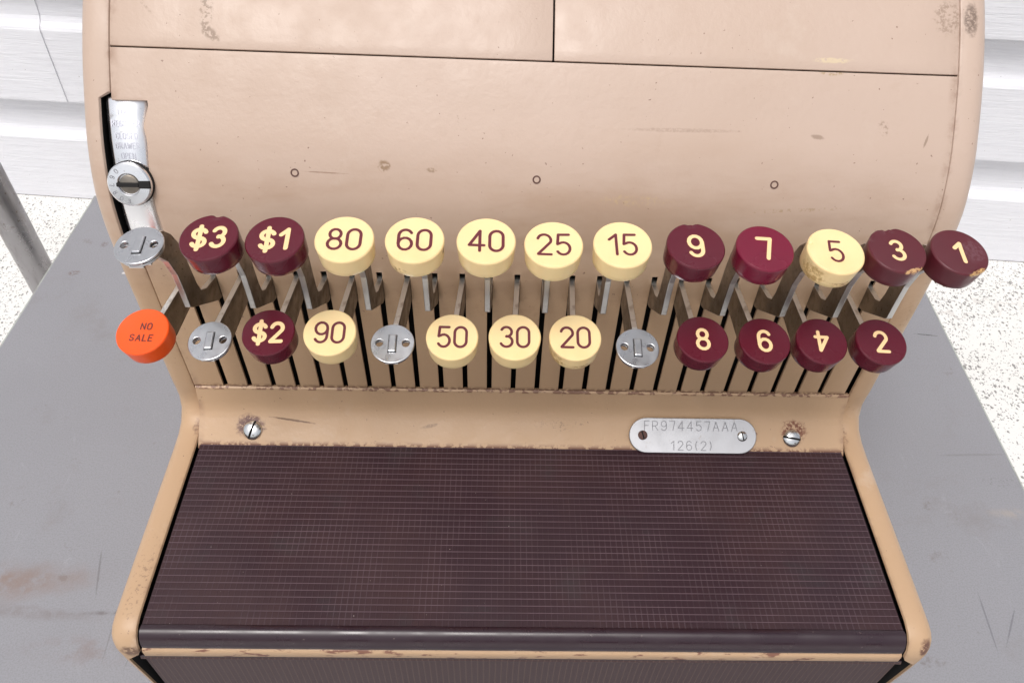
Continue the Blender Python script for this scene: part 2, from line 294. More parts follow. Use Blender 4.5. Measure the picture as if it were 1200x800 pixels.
# ------------------------------------------------------------------ stroke lettering
def arc(cx, cy, rx, ry, a0, a1, n=14):
    return [(cx + rx * math.cos(math.radians(a0 + (a1 - a0) * i / n)), cy + ry * math.sin(math.radians(a0 + (a1 - a0) * i / n))) for i in range(n + 1)]
w = .56
G = {
 '0': (w, [arc(w/2, 1 - w/2, w/2, w/2, 0, 180) + arc(w/2, w/2, w/2, w/2, 180, 360) + ['c']]),
 '1': (.34, [[(.0, .74), (.30, 1)], [(.30, 1), (.30, 0)]]),
 '2': (w, [arc(w/2, .72, w/2, .28, 165, -20) + [(.02, .02)], [(.02, 0), (w, 0)]]),
 '3': (w, [arc(w/2, .76, .25, .24, 155, -90), arc(w/2, .27, w/2, .27, 88, -155)]),
 '4': (.62, [[(.44, 0), (.44, 1)], [(.44, 1), (0, .28)], [(0, .28), (.62, .28)]]),
 '5': (w, [[(w - .04, 1), (.08, 1)], [(.08, 1), (.04, .53)], [(.04, .53)] + arc(w/2, .31, w/2, .31, 125, -150)]),
 '6': (w, [arc(w/2, .30, w/2, .30, 0, 360) [:-1] + ['c'], [(0, .30), (0, .68)] + arc(w/2, .70, w/2, .30, 170, 30)]),
 '7': (w, [[(0, 1), (w, 1)], [(w, 1), (.34, 0)]]),
 '8': (w, [arc(w/2, .76, .235, .24, 0, 360)[:-1] + ['c'], arc(w/2, .27, w/2, .27, 0, 360)[:-1] + ['c']]),
 '9': (w, [arc(w/2, .70, w/2, .30, 0, 360)[:-1] + ['c'], [(w, .70), (w, .32)] + arc(w/2, .30, w/2, .30, -10, -150)]),
 '$': (w + .04, [arc(w/2, .73, w/2, .23, 20, 250, 12) + arc(w/2 + .01, .27, w/2, .23, 80, -160, 12), [(w/2 + .01, -.13), (w/2 + .01, 1.12)]]),
 '(': (.22, [arc(.4, .5, .35, .62, 130, 230)]), ')': (.22, [arc(-.18, .5, .35, .62, 50, -50)]),
 'A': (.64, [[(0, 0), (.32, 1), (.64, 0)], [(.12, .34), (.52, .34)]]),
 'C': (.6, [arc(.32, .68, .3, .32, 20, 180) + arc(.32, .32, .3, .32, 180, 340)]),
 'D': (.6, [[(0, 0), (0, 1)], [(0, 1), (.25, 1)] + arc(.25, .65, .33, .35, 80, 0) + arc(.25, .35, .33, .35, 0, -80) + [(0, 0)]]),
 'E': (.52, [[(0, 0), (0, 1)], [(0, 1), (.52, 1)], [(0, .52), (.44, .52)], [(0, 0), (.52, 0)]]),
 'F': (.52, [[(0, 0), (0, 1)], [(0, 1), (.52, 1)], [(0, .52), (.42, .52)]]),
 'G': (.62, [arc(.32, .68, .3, .32, 20, 180) + arc(.32, .32, .3, .32, 180, 350), [(.62, .42), (.36, .42)]]),
 'I': (.06, [[(.03, 0), (.03, 1)]]),
 'K': (.58, [[(0, 0), (0, 1)], [(.02, .38), (.55, 1)], [(.2, .55), (.58, 0)]]),
 'L': (.48, [[(0, 1), (0, 0)], [(0, 0), (.48, 0)]]),
 'N': (.6, [[(0, 0), (0, 1)], [(0, 1), (.6, 0)], [(.6, 0), (.6, 1)]]),
 'O': (.62, [arc(.31, .69, .31, .31, 0, 180) + arc(.31, .31, .31, .31, 180, 360) + ['c']]),
 'P': (.54, [[(0, 0), (0, 1)], [(0, 1), (.28, 1)] + arc(.28, .74, .26, .26, 80, -80) + [(0, .48)]]),
 'R': (.58, [[(0, 0), (0, 1)], [(0, 1), (.28, 1)] + arc(.28, .74, .26, .26, 80, -80) + [(0, .48)], [(.25, .48), (.58, 0)]]),
 'S': (.56, [arc(.28, .75, .27, .25, 20, 250, 12) + arc(.29, .25, .27, .25, 80, -160, 12)]),
 'T': (.56, [[(0, 1), (.56, 1)], [(.28, 1), (.28, 0)]]),
 'W': (.84, [[(0, 1), (.2, 0), (.42, .8), (.64, 0), (.84, 1)]]),
 ' ': (.4, []),
}
def dense(pl, step):
    out = [pl[0]]
    for a, b in zip(pl, pl[1:]):
        n = max(1, int(math.hypot(b[0] - a[0], b[1] - a[1]) / step))
        for i in range(1, n + 1): out.append((a[0] + (b[0] - a[0]) * i / n, a[1] + (b[1] - a[1]) * i / n))
    return out
def ribbon(pl, hw, zf, lift):
    closed = pl[-1] == 'c'
    if closed: pl = pl[:-1]
    q = [pl[0]]
    for pnt in pl[1:]:
        if math.hypot(pnt[0] - q[-1][0], pnt[1] - q[-1][1]) > hw * .12: q.append(pnt)
    if closed and math.hypot(q[0][0] - q[-1][0], q[0][1] - q[-1][1]) < hw * .12: q.pop()
    pl = q; n = len(pl); V, Fc = [], []
    for i in range(n):
        a = pl[(i - 1) % n] if closed or i else pl[0]; b = pl[(i + 1) % n] if closed or i < n - 1 else pl[-1]
        dx, dy = b[0] - a[0], b[1] - a[1]; l = math.hypot(dx, dy) or 1; nx, ny = -dy / l * hw, dx / l * hw
        V += [(pl[i][0] + nx, pl[i][1] + ny), (pl[i][0] - nx, pl[i][1] - ny)]
    for i in range(n if closed else n - 1): j = (i + 1) % n; Fc.append((2 * i, 2 * i + 1, 2 * j + 1, 2 * j))
    if not closed:
        for e, d, st in ((0, 1, 0), (n - 1, n - 2, 2 * (n - 1))):
            ang = math.atan2(pl[e][1] - pl[d][1], pl[e][0] - pl[d][0]); k0 = len(V); ids = []
            for i in range(1, 8):
                t = ang - PI / 2 + PI * i / 8; V.append((pl[e][0] + hw * math.cos(t), pl[e][1] + hw * math.sin(t))); ids.append(k0 + i - 1)
            if e == 0: Fc.append(tuple([st] + ids + [st + 1])) 
            else: Fc.append(tuple([st + 1] + ids + [st]))
    return [(x_, y_, zf(x_, y_) + lift) for x_, y_ in V], Fc
def text(s_, h, cx=0, cy=0, hw=.0005, gap=.2, zf=lambda x, y: 0, rot=0, shear=0, xs=1, base=.00005):
    tot = sum(G[c][0] * xs for c in s_) + gap * (len(s_) - 1); x0 = -tot / 2; parts = []; r = math.radians(rot); cr_, sr_ = math.cos(r), math.sin(r); n = 0
    for c in s_:
        for st in G[c][1]:
            cl = st[-1] == 'c'; pts = [((x0 + a * xs) * h + shear * (b - .5) * h, (b - .5) * h) for a, b in (st[:-1] if cl else st)]
            if not cl: pts = dense(pts, h * .12)
            pts = [(a * cr_ - b * sr_ + cx, a * sr_ + b * cr_ + cy) for a, b in pts]
            parts.append(ribbon(pts + (['c'] if cl else []), hw, zf, base + .00003 * (n % 4))); n += 1
        x0 += G[c][0] * xs + gap
    return merge(*parts)
def flat(name, vf, mat, parent, loc=(0, 0, 0)):
    me = bpy.data.meshes.new(name); me.from_pydata(vf[0], [], vf[1])
    bm = bmesh.new(); bm.from_mesh(me)
    for f in bm.faces:
        f.normal_update()
        if f.normal.z < 0: f.normal_flip()
    bm.to_mesh(me); bm.free(); return link(name, me, mat, parent, loc=loc)

# ------------------------------------------------------------------ SETTING
v, f = box(-4, 4, -3, 1.6, -.34, -.28)
fl = mesh('floor', v, f, M['floor']); fl['kind'] = 'structure'
# wall of lapped siding; frame: origin on the floor line, along = wall direction
WA = Vector((-.8189, 1.0706, 0)); WB = Vector((.794, .9429, 0)); wd = (WB - WA).normalized(); wang = math.atan2(wd.y, wd.x)
wall = thing('siding_wall', (0, WA.y + (0 - WA.x) * wd.y / wd.x, -.28), 'white lapped vinyl siding wall with wood-grain embossing behind the table', 'wall')
wall.rotation_euler = (0, 0, wang)
CO = .170
def board(x0, x1, zb, proud):
    # cross-section: lap edge at the bottom, flat face, ridge, cove, tucked under the next course
    pr = [(.002, zb + .012), (-.0015, zb + .004), (-.012, zb), (-.0145, zb + .0012), (-.0145, zb + .004), (-.0125, zb + .055), (-.0108, zb + .1045), (-.0092, zb + .108), (-.0030, zb + .113), (.0008, zb + .120),
          (.0028, zb + .132), (.0035, zb + .150), (.0035, zb + CO + .010)]
    n = len(pr); V = [(xx, y - proud, z) for xx in (x0, x1) for y, z in pr]; Fc = [(i, i + 1, n + i + 1, n + i) for i in range(n - 1)]
    me = bpy.data.meshes.new('siding_board'); me.from_pydata(V, [], Fc)
    if me.polygons[5].normal.y > 0: me.flip_normals()
    o = link('siding_board', me, M['siding'], wall); m = o.modifiers.new('thickness', 'SOLIDIFY'); m.thickness = .0014; m.offset = 0
    return o
for r in range(14):
    zb = .001 + r * CO
    cuts = {0: [-3.2, .9, 3.2], 1: [-3.2, -.636, 3.2]}.get(r, [-3.2, random.uniform(-1.5, 1.8), 3.2])
    for i in range(len(cuts) - 1):
        board(cuts[i] - (.03 if i else 0), cuts[i + 1], zb, .0016 if i == 0 else 0)
v, f = box(-3.2, 3.2, .012, .10, 0, 2.45); mesh('wall_sheathing', v, f, M['sheath'], wall)
# steel post standing on the floor
post = thing('steel_post', (-.5862, .75, -.28), 'round grey steel post standing on the speckled floor left of the table', 'post')
v, f = lathe([(.0178, .0), (.0178, 1.6)], 48); mesh('tube', v, f, M['post'], post, smooth='auto')
v, f = lathe([(.035, 0), (.035, .004), (.020, .006)], 40); mesh('foot_plate', v, f, M['leg'], post, smooth='auto')
# table
ta = -.0190
tb = thing('metal_table', (0, 0, -.28), 'grey painted steel table with scratches and smudges under the cash register', 'table'); tb.rotation_euler = (0, 0, ta)
XL, XR = -.4430, .3742
v, f = box(XL, XR, .02, .668, .262, .28); top = mesh('tabletop', v, f, M['table'], tb); bevel(top, .0022, 3)
for a, b in ((XL - .0012, XL), (XR, XR + .0012)):
    v, f = box(a, b, .02, .668, .2625, .2785); mesh('edge_strip', v, f, M['edge'], tb)
for a in (XL + .04, XR - .04):
    for b in (.06, .628):
        v, f = box(a - .014, a + .014, b - .014, b + .014, 0, .262); bevel(mesh('leg', v, f, M['leg'], tb), .002)

# ------------------------------------------------------------------ CASH REGISTER
reg = thing('cash_register', (0, RY, 0), 'old beige cash register with round numbered keys and dark ribbed ledge on grey table', 'cash register')
OFF = (0, RY, 0)
# outline from the back of the top down to the bottom of the key cover
P = [(.60, .398), (.52, .398), (.45, .392), (.40, .3775), (.3735, .3615), (.3555, .3475), (.3375, .3300), (.3235, .3135), (.3115, .2972), (.3025, .2790), (.2990, .2640), (.2976, .2480), (.2974, .2250), (.2975, .2050), (.2980, .1800), (.2985, .1600), (.2986, .1455)]
def catmull(pts, m):
    out = []
    for i in range(len(pts) - 1):
        p0 = pts[max(i - 1, 0)]; p1 = pts[i]; p2 = pts[i + 1]; p3 = pts[min(i + 2, len(pts) - 1)]
        for j in range(m):
            t = j / m; out.append(tuple(.5 * ((2 * p1[k_]) + (-p0[k_] + p2[k_]) * t + (2 * p0[k_] - 5 * p1[k_] + 4 * p2[k_] - p3[k_]) * t * t + (-p0[k_] + 3 * p1[k_] - 3 * p2[k_] + p3[k_]) * t ** 3) for k_ in (0, 1)))
    return out + [pts[-1]]
PF = catmull(P, 8)
acc = [0.]
for a, b in zip(PF, PF[1:]): acc.append(acc[-1] + math.hypot(b[0] - a[0], b[1] - a[1]))
def at_s(s_):
    s_ = min(max(s_, 0), acc[-1])
    for i in range(len(acc) - 1):
        if s_ <= acc[i + 1]:
            t = (s_ - acc[i]) / (acc[i + 1] - acc[i]); return (PF[i][0] + (PF[i + 1][0] - PF[i][0]) * t, PF[i][1] + (PF[i + 1][1] - PF[i][1]) * t)
    return PF[-1]
def nrm_s(s_):                                             # outward normal (towards the viewer)
    a, b = at_s(s_ - .001), at_s(s_ + .001); dy, dz = b[0] - a[0], b[1] - a[1]; l = math.hypot(dy, dz); return (dz / l, -dy / l)
def s_of_z(z):
    for i in range(len(PF) - 1):
        if PF[i][1] >= z >= PF[i + 1][1] and PF[i][1] > PF[i + 1][1]:
            return acc[i] + (acc[i + 1] - acc[i]) * (PF[i][1] - z) / (PF[i][1] - PF[i + 1][1])
    return acc[-1]
def surf(x_, z, d=0):
    s_ = s_of_z(z); y_, z_ = at_s(s_); n_ = nrm_s(s_); return (x_, y_ + n_[0] * d, z_ + n_[1] * d)
if nrm_s(s_of_z(.2))[0] > 0:
    _o = nrm_s
    def nrm_s(s_): a = _o(s_); return (-a[0], -a[1])
def seam_s(x_): return s_of_z(.3287 - .0092 * x_)
def sheet(name, cols, rowf, keep, mat, thick=.0016, nrow=60):
    """cols: x values; rowf(x, j) -> arc length for row j; keep(i, j) -> bool"""
    V = []; nc = len(cols)
    for j in range(nrow):
        for i in range(nc):
            xx, ss = rowf(i, j); y_, z_ = at_s(ss); V.append((xx, y_, z_))
    Fc = [(j * nc + i, j * nc + i + 1, (j + 1) * nc + i + 1, (j + 1) * nc + i) for j in range(nrow - 1) for i in range(nc - 1) if keep(i, j)]
    me = bpy.data.meshes.new(name); me.from_pydata([(a, b - RY, c) for a, b, c in V], [], Fc)
    bm = bmesh.new(); bm.from_mesh(me); bmesh.ops.delete(bm, geom=[q for q in bm.verts if not q.link_faces], context='VERTS')
    for q in bm.faces:
        q.normal_update()
        if q.normal.y > 0 and q.normal.z < .2 or q.normal.z < -.3: q.normal_flip()
    bm.to_mesh(me); bm.free()
    o = link(name, me, mat, reg, smooth='auto')
    m = o.modifiers.new('thickness', 'SOLIDIFY'); m.thickness = thick; m.offset = -1
    bevel(o, .00035, 2, 50); return o
PITCH = .013705; SW = .0028; GAP = .00034
slotx = [(i - 12.5) * PITCH for i in range(26)]
s_top = s_of_z(.2362)
cols = [-.1893, -.182, -.1757, -.1750]
xs_ = set(cols)
for q in slotx: xs_ |= {round(q - SW / 2, 6), round(q + SW / 2, 6)}
prev = -.175
for q in list(slotx) + [.1893]:
    xs_.add(round((prev + q) / 2, 6)); prev = q
xs_ |= {.1893, .1862}
cols = sorted(xs_)
NR = 92
s_bot = acc[-1]
s_n1 = s_of_z(.3128); s_n2 = s_of_z(.2462)
# rows: seam -> notch top -> notch bottom -> slot top -> bottom
seg = [(0, 14), (14, 50), (50, 56), (56, 91)]
def rowf(i, j):
    x_ = cols[i]; s0 = seam_s(x_) + GAP
    brk = [s0, s_n1, s_n2, s_top, s_bot]
    for q, (a, b) in enumerate(seg):
        if j <= b: ss = brk[q] + (brk[q + 1] - brk[q]) * (j - a) / (b - a); break
    # worn, slightly hooked outline of the notch
    if abs(x_ + .1750) < 1e-6 and 14 <= j <= 50:
        t = (j - 14) / 36; x_ += .0004 * math.sin(t * 9) + (.0016 * math.exp(-((t - .02) / .05) ** 2)) - (.0012 * math.exp(-((t - .16) / .05) ** 2))
    return x_, ss
def keep(i, j):
    a, b = cols[i], cols[i + 1]; mid = (a + b) / 2
    if 14 <= j < 50 and b <= -.1749: return False
    if j >= 56:
        for q in slotx:
            if abs(mid - q) < SW * .45: return False
        if mid > .1862 and j > 70: return False
    return True
sheet('front_cover', cols, rowf, keep, M['cover'], nrow=NR)
for a, b in ((-.1893, .0062), (.0070, .1893)):
    cc = [a + (b - a) * i / 8 for i in range(9)]
    def rf(i, j, cc=cc): s1 = seam_s(cc[i]) - GAP; return cc[i], s1 * j / 59
    sheet('lid', cc, rf, lambda i, j: True, M['lid'])
# back and dark inside
def loft(name, prof, x0, x1, mat, smooth='auto', off=OFF):
    n = len(prof); V = [(xx, a, b) for xx in (x0, x1) for a, b in prof]
    Fc = [(i, (i + 1) % n, n + (i + 1) % n, n + i) for i in range(n)] + [tuple(range(n)), tuple(range(n, 2 * n))]
    return mesh(name, V, Fc, mat, reg, off, smooth)
inner = []
for i in range(0, len(PF), 4):
    n_ = nrm_s(acc[i]); inner.append((PF[i][0] - n_[0] * .020, PF[i][1] - n_[1] * .020))
inner += [(.3186, .118), (.300, .112), (.300, .010), (.64, .010), (.64, .375)]
loft('light_block_liner', inner, -.1885, .1885, M['black'])  # black solid added inside to block light behind seams and slots
loft('rear_panel', [(.601, .398), (.645, .392), (.660, .375), (.664, .35), (.664, .002), (.655, .002), (.655, .345), (.645, .37), (.62, .385), (.601, .389)], -.1893, .1893, M['lid'])
# side castings
out = [q for q in PF]
notch_a, notch_b = .3140, .2470
fil = [(.2990, .1400), (.2992, .1325), (.2972, .1262), (.2925, .1222), (.2860, .1205), (.2750, .1200), (.2500, .1200), (.2200, .1200), (.1900, .1199), (.1745, .1197), (.1692, .1185), (.1648, .1155), (.1622, .1110), (.1613, .1060), (.1613, .1030), (.1614, .1000), (.1616, .0970), (.1618, .0935), (.1620, .0900), (.1640, .0650), (.1665, .0300), (.1690, .0005)]
back = [(.40, .0005), (.664, .0005), (.6655, .20), (.6655, .355), (.660, .380), (.645, .394), (.62, .3985)]
for side in (-1, 1):
    pr = out + fil + back; n = len(pr)
    # make sure of orientation for insetting
    area = sum(pr[i][0] * pr[(i + 1) % n][1] - pr[(i + 1) % n][0] * pr[i][1] for i in range(n)); sg = 1 if area > 0 else -1
    nr = []
    for i in range(n):
        a, b = pr[i - 1], pr[(i + 1) % n]; dy, dz = b[0] - a[0], b[1] - a[1]; l = math.hypot(dy, dz) or 1; nr.append((dz / l * sg, -dy / l * sg))
    rings = [(.1895, .0012), (.1900, .0003), (.1908, 0), (.1962, 0)]
    for t in (15, 30, 45, 60, 75, 90):
        a = math.radians(t); rings.append((.1962 + .0082 * math.sin(a), .0082 * (1 - math.cos(a))))
    V, Fc = [], []
    # interior skirt
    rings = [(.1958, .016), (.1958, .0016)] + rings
    for ri, (xx, ins) in enumerate(rings):
        for i in range(n):
            y_, z_ = pr[i]; x_ = xx
            if side < 0 and i < len(out) and notch_b < z_ < notch_a and 1 < ri < 5: x_ = .1945 + (ri - 2) * .0003
            if len(out) <= i < len(out) + len(fil) and z_ < .1045 and y_ < .2: x_ = max(x_, min(.1978, .1895 + (.1045 - z_) * 1.1))
            V.append((side * x_, y_ - nr[i][0] * ins, z_ - nr[i][1] * ins))
    for r_ in range(len(rings) - 1):
        for i in range(n): j = (i + 1) % n; Fc.append((r_ * n + i, r_ * n + j, (r_ + 1) * n + j, (r_ + 1) * n + i))
    Fc.append(tuple((len(rings) - 1) * n + i for i in range(n)))
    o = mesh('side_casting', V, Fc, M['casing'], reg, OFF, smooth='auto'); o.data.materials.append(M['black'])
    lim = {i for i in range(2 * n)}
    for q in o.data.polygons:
        if sum(1 for i in q.vertices if i in lim) >= 2 and len(q.vertices) == 4: q.material_index = 1  # black puts the shade of the gaps and notch into the skirt colour
# apron below the keys
ap = [(.3005, .1462), (.2988, .1466), (.2977, .1458), (.2972, .1435), (.2955, .1368), (.2940, .1325), (.2922, .1299), (.2895, .1275), (.2850, .1240), (.2795, .1197), (.2768, .1176), (.2764, .1168), (.2772, .1162), (.2900, .1150)]
loft('apron', ap + [(.3005, .118)], -.1890, .1890, M['apron'])
# ribbed ledge
NRB = 29; y0, y1 = .1700, .2775; stp = (y1 - y0) / NRB; pr = []
for i in range(NRB):
    b = y0 + i * stp; pr += [(b, .1188), (b + stp * .84, .1188)]
pr += [(y1, .1188), (y1, .112), (y0, .112)]
loft('ledge_pad', pr, -.1874, .1874, M['pad'], smooth=False)
parts = []
for i in range(NRB):
    b = y0 + i * stp + stp * .86
    V = [(xx, b + dy, .1186 + dz) for xx in (-.1870, .1870) for dy, dz in ((0, 0), (.00012, .00050), (.00034, .00050), (.00046, 0))]
    parts.append((V, [(0, 1, 5, 4), (1, 2, 6, 5), (2, 3, 7, 6), (0, 3, 2, 1), (4, 5, 6, 7), (0, 4, 7, 3)]))
pads = [o for o in bpy.data.objects if o.name == 'ledge_pad'][0]
v, f = merge(*parts); rg = mesh('rib', v, f, M['ridge'], pads, OFF); rg['kind'] = 'stuff'
loft('front_lip', [(.1697, .1120), (.1697, .1190), (.1680, .1196), (.1664, .1194), (.1645, .1180), (.1630, .1158), (.1621, .1130), (.1619, .1105), (.1624, .1085), (.1640, .1072)], -.1874, .1874, M['lip'])
loft('trim_strip', [(.1700, .1066), (.1632, .1066), (.1624, .1060), (.1620, .1048), (.1620, .1000), (.1626, .0991), (.1700, .0989)], -.1890, .1890, M['trim'])
loft('drawer_front', [(.1690, .0958), (.1655, .0958), (.1638, .0950), (.1632, .0935), (.1638, .0918), (.1655, .0908), (.1660, .0500), (.1680, .0080), (.1760, .0080), (.1760, .0958)], -.1935, .1935, M['drawer'])
dr = bpy.data.objects['drawer_front']
v, f = merge(box(-.1888, .1888, .177, .300, .008, .1115), box(-.1975, .1975, .182, .290, .006, .1060)); mesh('drawer_void_shade', v, f, M['black'], reg, OFF)  # black blocks stand in for the shaded void round the drawer
v, f = merge(box(-.1935, .1935, .1636, .1652, .0946, .0961)); e = mesh('top_rib', v, f, M['lip'], dr, OFF); bevel(e, .0005)

def frame(o, pos, yaxis, zaxis, local_root=(0, RY, 0)):
    z_ = Vector(zaxis).normalized(); y_ = Vector(yaxis).normalized(); x_ = y_.cross(z_).normalized(); y_ = z_.cross(x_)
    p_ = Vector(pos) - Vector(local_root)
    o.matrix_local = Matrix(((x_.x, y_.x, z_.x, p_.x), (x_.y, y_.y, z_.y, p_.y), (x_.z, y_.z, z_.z, p_.z), (0, 0, 0, 1)))
# small blind rivets in the cover
for x_, z in ((-.1096, .2877), (.0004, .2868), (.1099, .2866)):
    v, f = lathe([(.0019, -.0002), (.0019, .0002), (.0013, .0002), (.0012, -.0001), (0.0, -.0001)], 24)
    o = mesh('rivet', v, f, M['rust'], reg); s_ = s_of_z(z); n_ = nrm_s(s_); frame(o, surf(x_, z), (0, n_[1], -n_[0]), (0, n_[0], n_[1]))
    o.data.materials.append(M['lid'])
    for q in o.data.polygons:
        if max((o.data.vertices[i].co.to_2d().length for i in q.vertices)) < .00128: q.material_index = 1
# ---- screws
def slotted(r, h, sw, mat, name='screw', parent=None, pos=(0, 0, 0), yx=(0, 1, 0), zx=(0, 0, 1), rot=0, root=(0, RY, 0)):
    e = .00005; xs = [-r + 2 * r * i / 24 for i in range(25)]; xs = [q for q in xs if abs(q) > sw / 2 + e * 2] + [-sw / 2 - e, -sw / 2, sw / 2, sw / 2 + e, 0]; xs.sort(); nt_ = 17; V = []
    for q in xs:
        yy = math.sqrt(max(r * r - q * q, 0))
        for j in range(nt_):
            t = -1 + 2 * j / (nt_ - 1); y_ = yy * t; rr = (q * q + y_ * y_) / (r * r); z = h * math.sqrt(max(0, 1 - rr * .97)) 
            if abs(q) <= sw / 2: z = min(z, h * .35) if rr < .99 else 0
            V.append((q, y_, z))
    Fc = [(i * nt_ + j, (i + 1) * nt_ + j, (i + 1) * nt_ + j + 1, i * nt_ + j + 1) for i in range(len(xs) - 1) for j in range(nt_ - 1)]
    c_, s_ = math.cos(rot), math.sin(rot); V = [(a * c_ - b * s_, a * s_ + b * c_, z) for a, b, z in V]
    me = bpy.data.meshes.new(name); me.from_pydata(V, [], Fc); bm = bmesh.new(); bm.from_mesh(me); bmesh.ops.remove_doubles(bm, verts=bm.verts, dist=1e-6); bmesh.ops.recalc_face_normals(bm, faces=bm.faces); bm.to_mesh(me); bm.free()
    o = link(name, me, mat, parent, 'auto'); frame(o, pos, yx, zx, root); o.data.materials.append(M['black'])
    for q in o.data.polygons:
        if all(abs(o.data.vertices[i].co.x * math.cos(rot) + o.data.vertices[i].co.y * math.sin(rot)) <= sw / 2 + e * 1.5 for i in q.vertices) : q.material_index = 1
    return o
AN = (0, -.614, .789); AY = (0, .789, .614)
o = slotted(.0056, .0026, .0012, M['screw'], parent=reg, pos=(-.158, .2846, .1237), yx=AY, zx=AN, rot=math.radians(-18))
o = slotted(.0053, .0026, .0011, M['screw'], parent=reg, pos=(.1585, .2841, .1233), yx=AY, zx=AN, rot=math.radians(80)); o['label'] = 'screw with rust round its head'
# ---- nameplate
L_, H_ = .0370, .0098
st = arc(L_ - H_, 0, H_, H_, -90, 90, 18) + arc(-L_ + H_, 0, H_, H_, 90, 270, 18)
me = sheet2d([st], .0003, .0004); np_ = link('nameplate', me, M['plate'], reg, 'auto')
NP0 = Vector((.0990, .28365, .12305)) + Vector(AN) * .0026 + Vector(AY) * .0013; frame(np_, NP0, AY, AN)
np_['label'] = 'rounded aluminium plate stamped FR974457AAA 126(2)'
flat('stamped_lettering', merge(text('FR974457AAA', .0054, -.0012, .0056, hw=.00019, gap=.36, base=.0009), text('126(2)', .0052, -.0010, -.0058, hw=.00021, gap=.42, base=.0009)), M['engrave2'], np_)
slotted(.0028, .0012, .0007, M['rust'], parent=np_, pos=(-.0295, 0, .0006), rot=.3, root=(0, 0, 0))['label'] = 'brown rusted screw'
slotted(.0030, .0014, .0006, M['screw'], parent=np_, pos=(.0290, 0, .0006), rot=math.radians(15), root=(0, 0, 0))
# ---- lock: polished plate in the notch, with a cylinder
zs = [.3150 - .0740 * i / 40 for i in range(41)]; V, Fc = [], []
for z in zs:
    for x_, d in ((-.1935, -.0075), (-.1920, -.0034), (-.1905, -.0026), (-.184, -.0024), (-.1735, -.0024)):
        t = max(0, (z - .29) / .02); V.append(surf(x_ - (.0008 * t if x_ < -.18 else 0), z, d))
for j in range(40):
    for i in range(4): Fc.append((j * 5 + i, j * 5 + i + 1, (j + 1) * 5 + i + 1, (j + 1) * 5 + i))
lp = mesh('lock_plate', V, Fc, M['chrome'], reg, OFF, True)
m = lp.modifiers.new('t', 'SOLIDIFY'); m.thickness = .0008; m.offset = 0
def wrap_text(s_, h, cx, zc, hw):
    V, Fc = text(s_, h, 0, 0, hw=hw, gap=.24, base=0, xs=.78); s0 = s_of_z(zc)
    out_ = []
    for a, b, c_ in V:
        ss = s0 - b; y_, z_ = at_s(ss); n_ = nrm_s(ss); d = -.00185 + c_; out_.append((cx + a, y_ + n_[0] * d - RY, z_ + n_[1] * d))
    return out_, Fc
v, f = merge(wrap_text('LOCK', .0026, -.1845, .3090, .00019), wrap_text('REGISTER', .0026, -.1845, .3050, .00019), wrap_text('CLOSED', .0026, -.1845, .3005, .00017),
             wrap_text('DRAWER', .0026, -.1845, .2968, .00017), wrap_text('OPEN', .0026, -.1845, .2928, .00013), wrap_text('DRAWER', .0026, -.1845, .2895, .00013))
me = bpy.data.meshes.new('plate_lettering'); me.from_pydata([(a, b, c_) for a, b, c_ in v], [], f); link('stamped_lettering', me, M['engrave3'], lp)
s_ = s_of_z(.2822); n_ = nrm_s(s_); pc = Vector(surf(-.1836, .2822, -.001))
zx = (0, n_[0], n_[1]); yx = (0, n_[1], -n_[0])
if yx[2] < 0: yx = (0, -n_[1], n_[0])
v, f = lathe([(.0099, -.008), (.0099, .0032), (.0098, .0042), (.0092, .0048), (.0052, .0050), (.0048, .0046), (.0047, .0036), (0, .0036)], 56)
cyl = mesh('lock_cylinder', v, f, M['chrome'], reg, smooth='auto'); frame(cyl, pc, yx, zx)
v, f = lathe([(.0099, .0026), (.01015, .0026), (.01015, .0004), (.0099, .0004)], 56); f = [q for q in f if len(q) == 4]; mesh('collar_ring', v, f, M['black'], cyl, smooth='auto')
v, f = lathe([(.0044, .0036), (.0043, .0043), (.0036, .0046), (0, .0046)], 40); mesh('lock_core', v, f, M['steel'], cyl, smooth='auto')
v, f = merge(box(-.0056, .0045, -.0011, .0009, .0030, .0052), box(.0045, .0096, -.0017, .0019, .0030, .00525)); bevel(mesh('keyhole', v, f, M['black'], cyl), .0004)
dg = []
for i, ch in enumerate('067803'):
    a = 128 + i * 27; dg.append(text(ch, .0020, .0076 * math.cos(math.radians(a)), .0076 * math.sin(math.radians(a)), hw=.00014, rot=a + 90, base=.0050))
flat('stamped_numbers', merge(*dg), M['engrave2'], cyl)

# ------------------------------------------------------------------ keys
CR = .0117; CT = .0100
def dish(x_, y_): return -.00045 * max(0, 1 - (x_ * x_ + y_ * y_) / (CR * .96) ** 2)
def cap_mesh(chips=()):
    pf = [(0, -CT + .001), (.0060, -CT + .001), (.0063, -CT), (.0108, -CT), (.0111, -CT + .0004)] + [(.0111 + .0006 * t, -CT + .0004 + (CT - .0014) * t) for t in (.25, .5, .75, 1)]
    pf += [(CR, -.0006), (CR - .00015, -.00025), (CR - .0005, 0)] + [(CR * q, dish(CR * q, 0)) for q in (.93, .88, .8, .7, .6, .5, .38, .25, .12)] + [(0, dish(0, 0))]
    v, f = lathe(pf, 72); v2 = []
    for x_, y_, z in v:
        r = math.hypot(x_, y_); a = math.degrees(math.atan2(y_, x_))
        for ca, cw, cd in chips:
            da = abs((a - ca + 180) % 360 - 180)
            if da < cw and z > -.004 and r > CR * .8:
                q = (math.cos(PI * da / cw) * .5 + .5) * (1 + .25 * math.sin(a * 1.7)); x_ *= 1 - cd * q; y_ *= 1 - cd * q; z -= .0006 * q
        v2.append((x_, y_, z))
    return v2, f
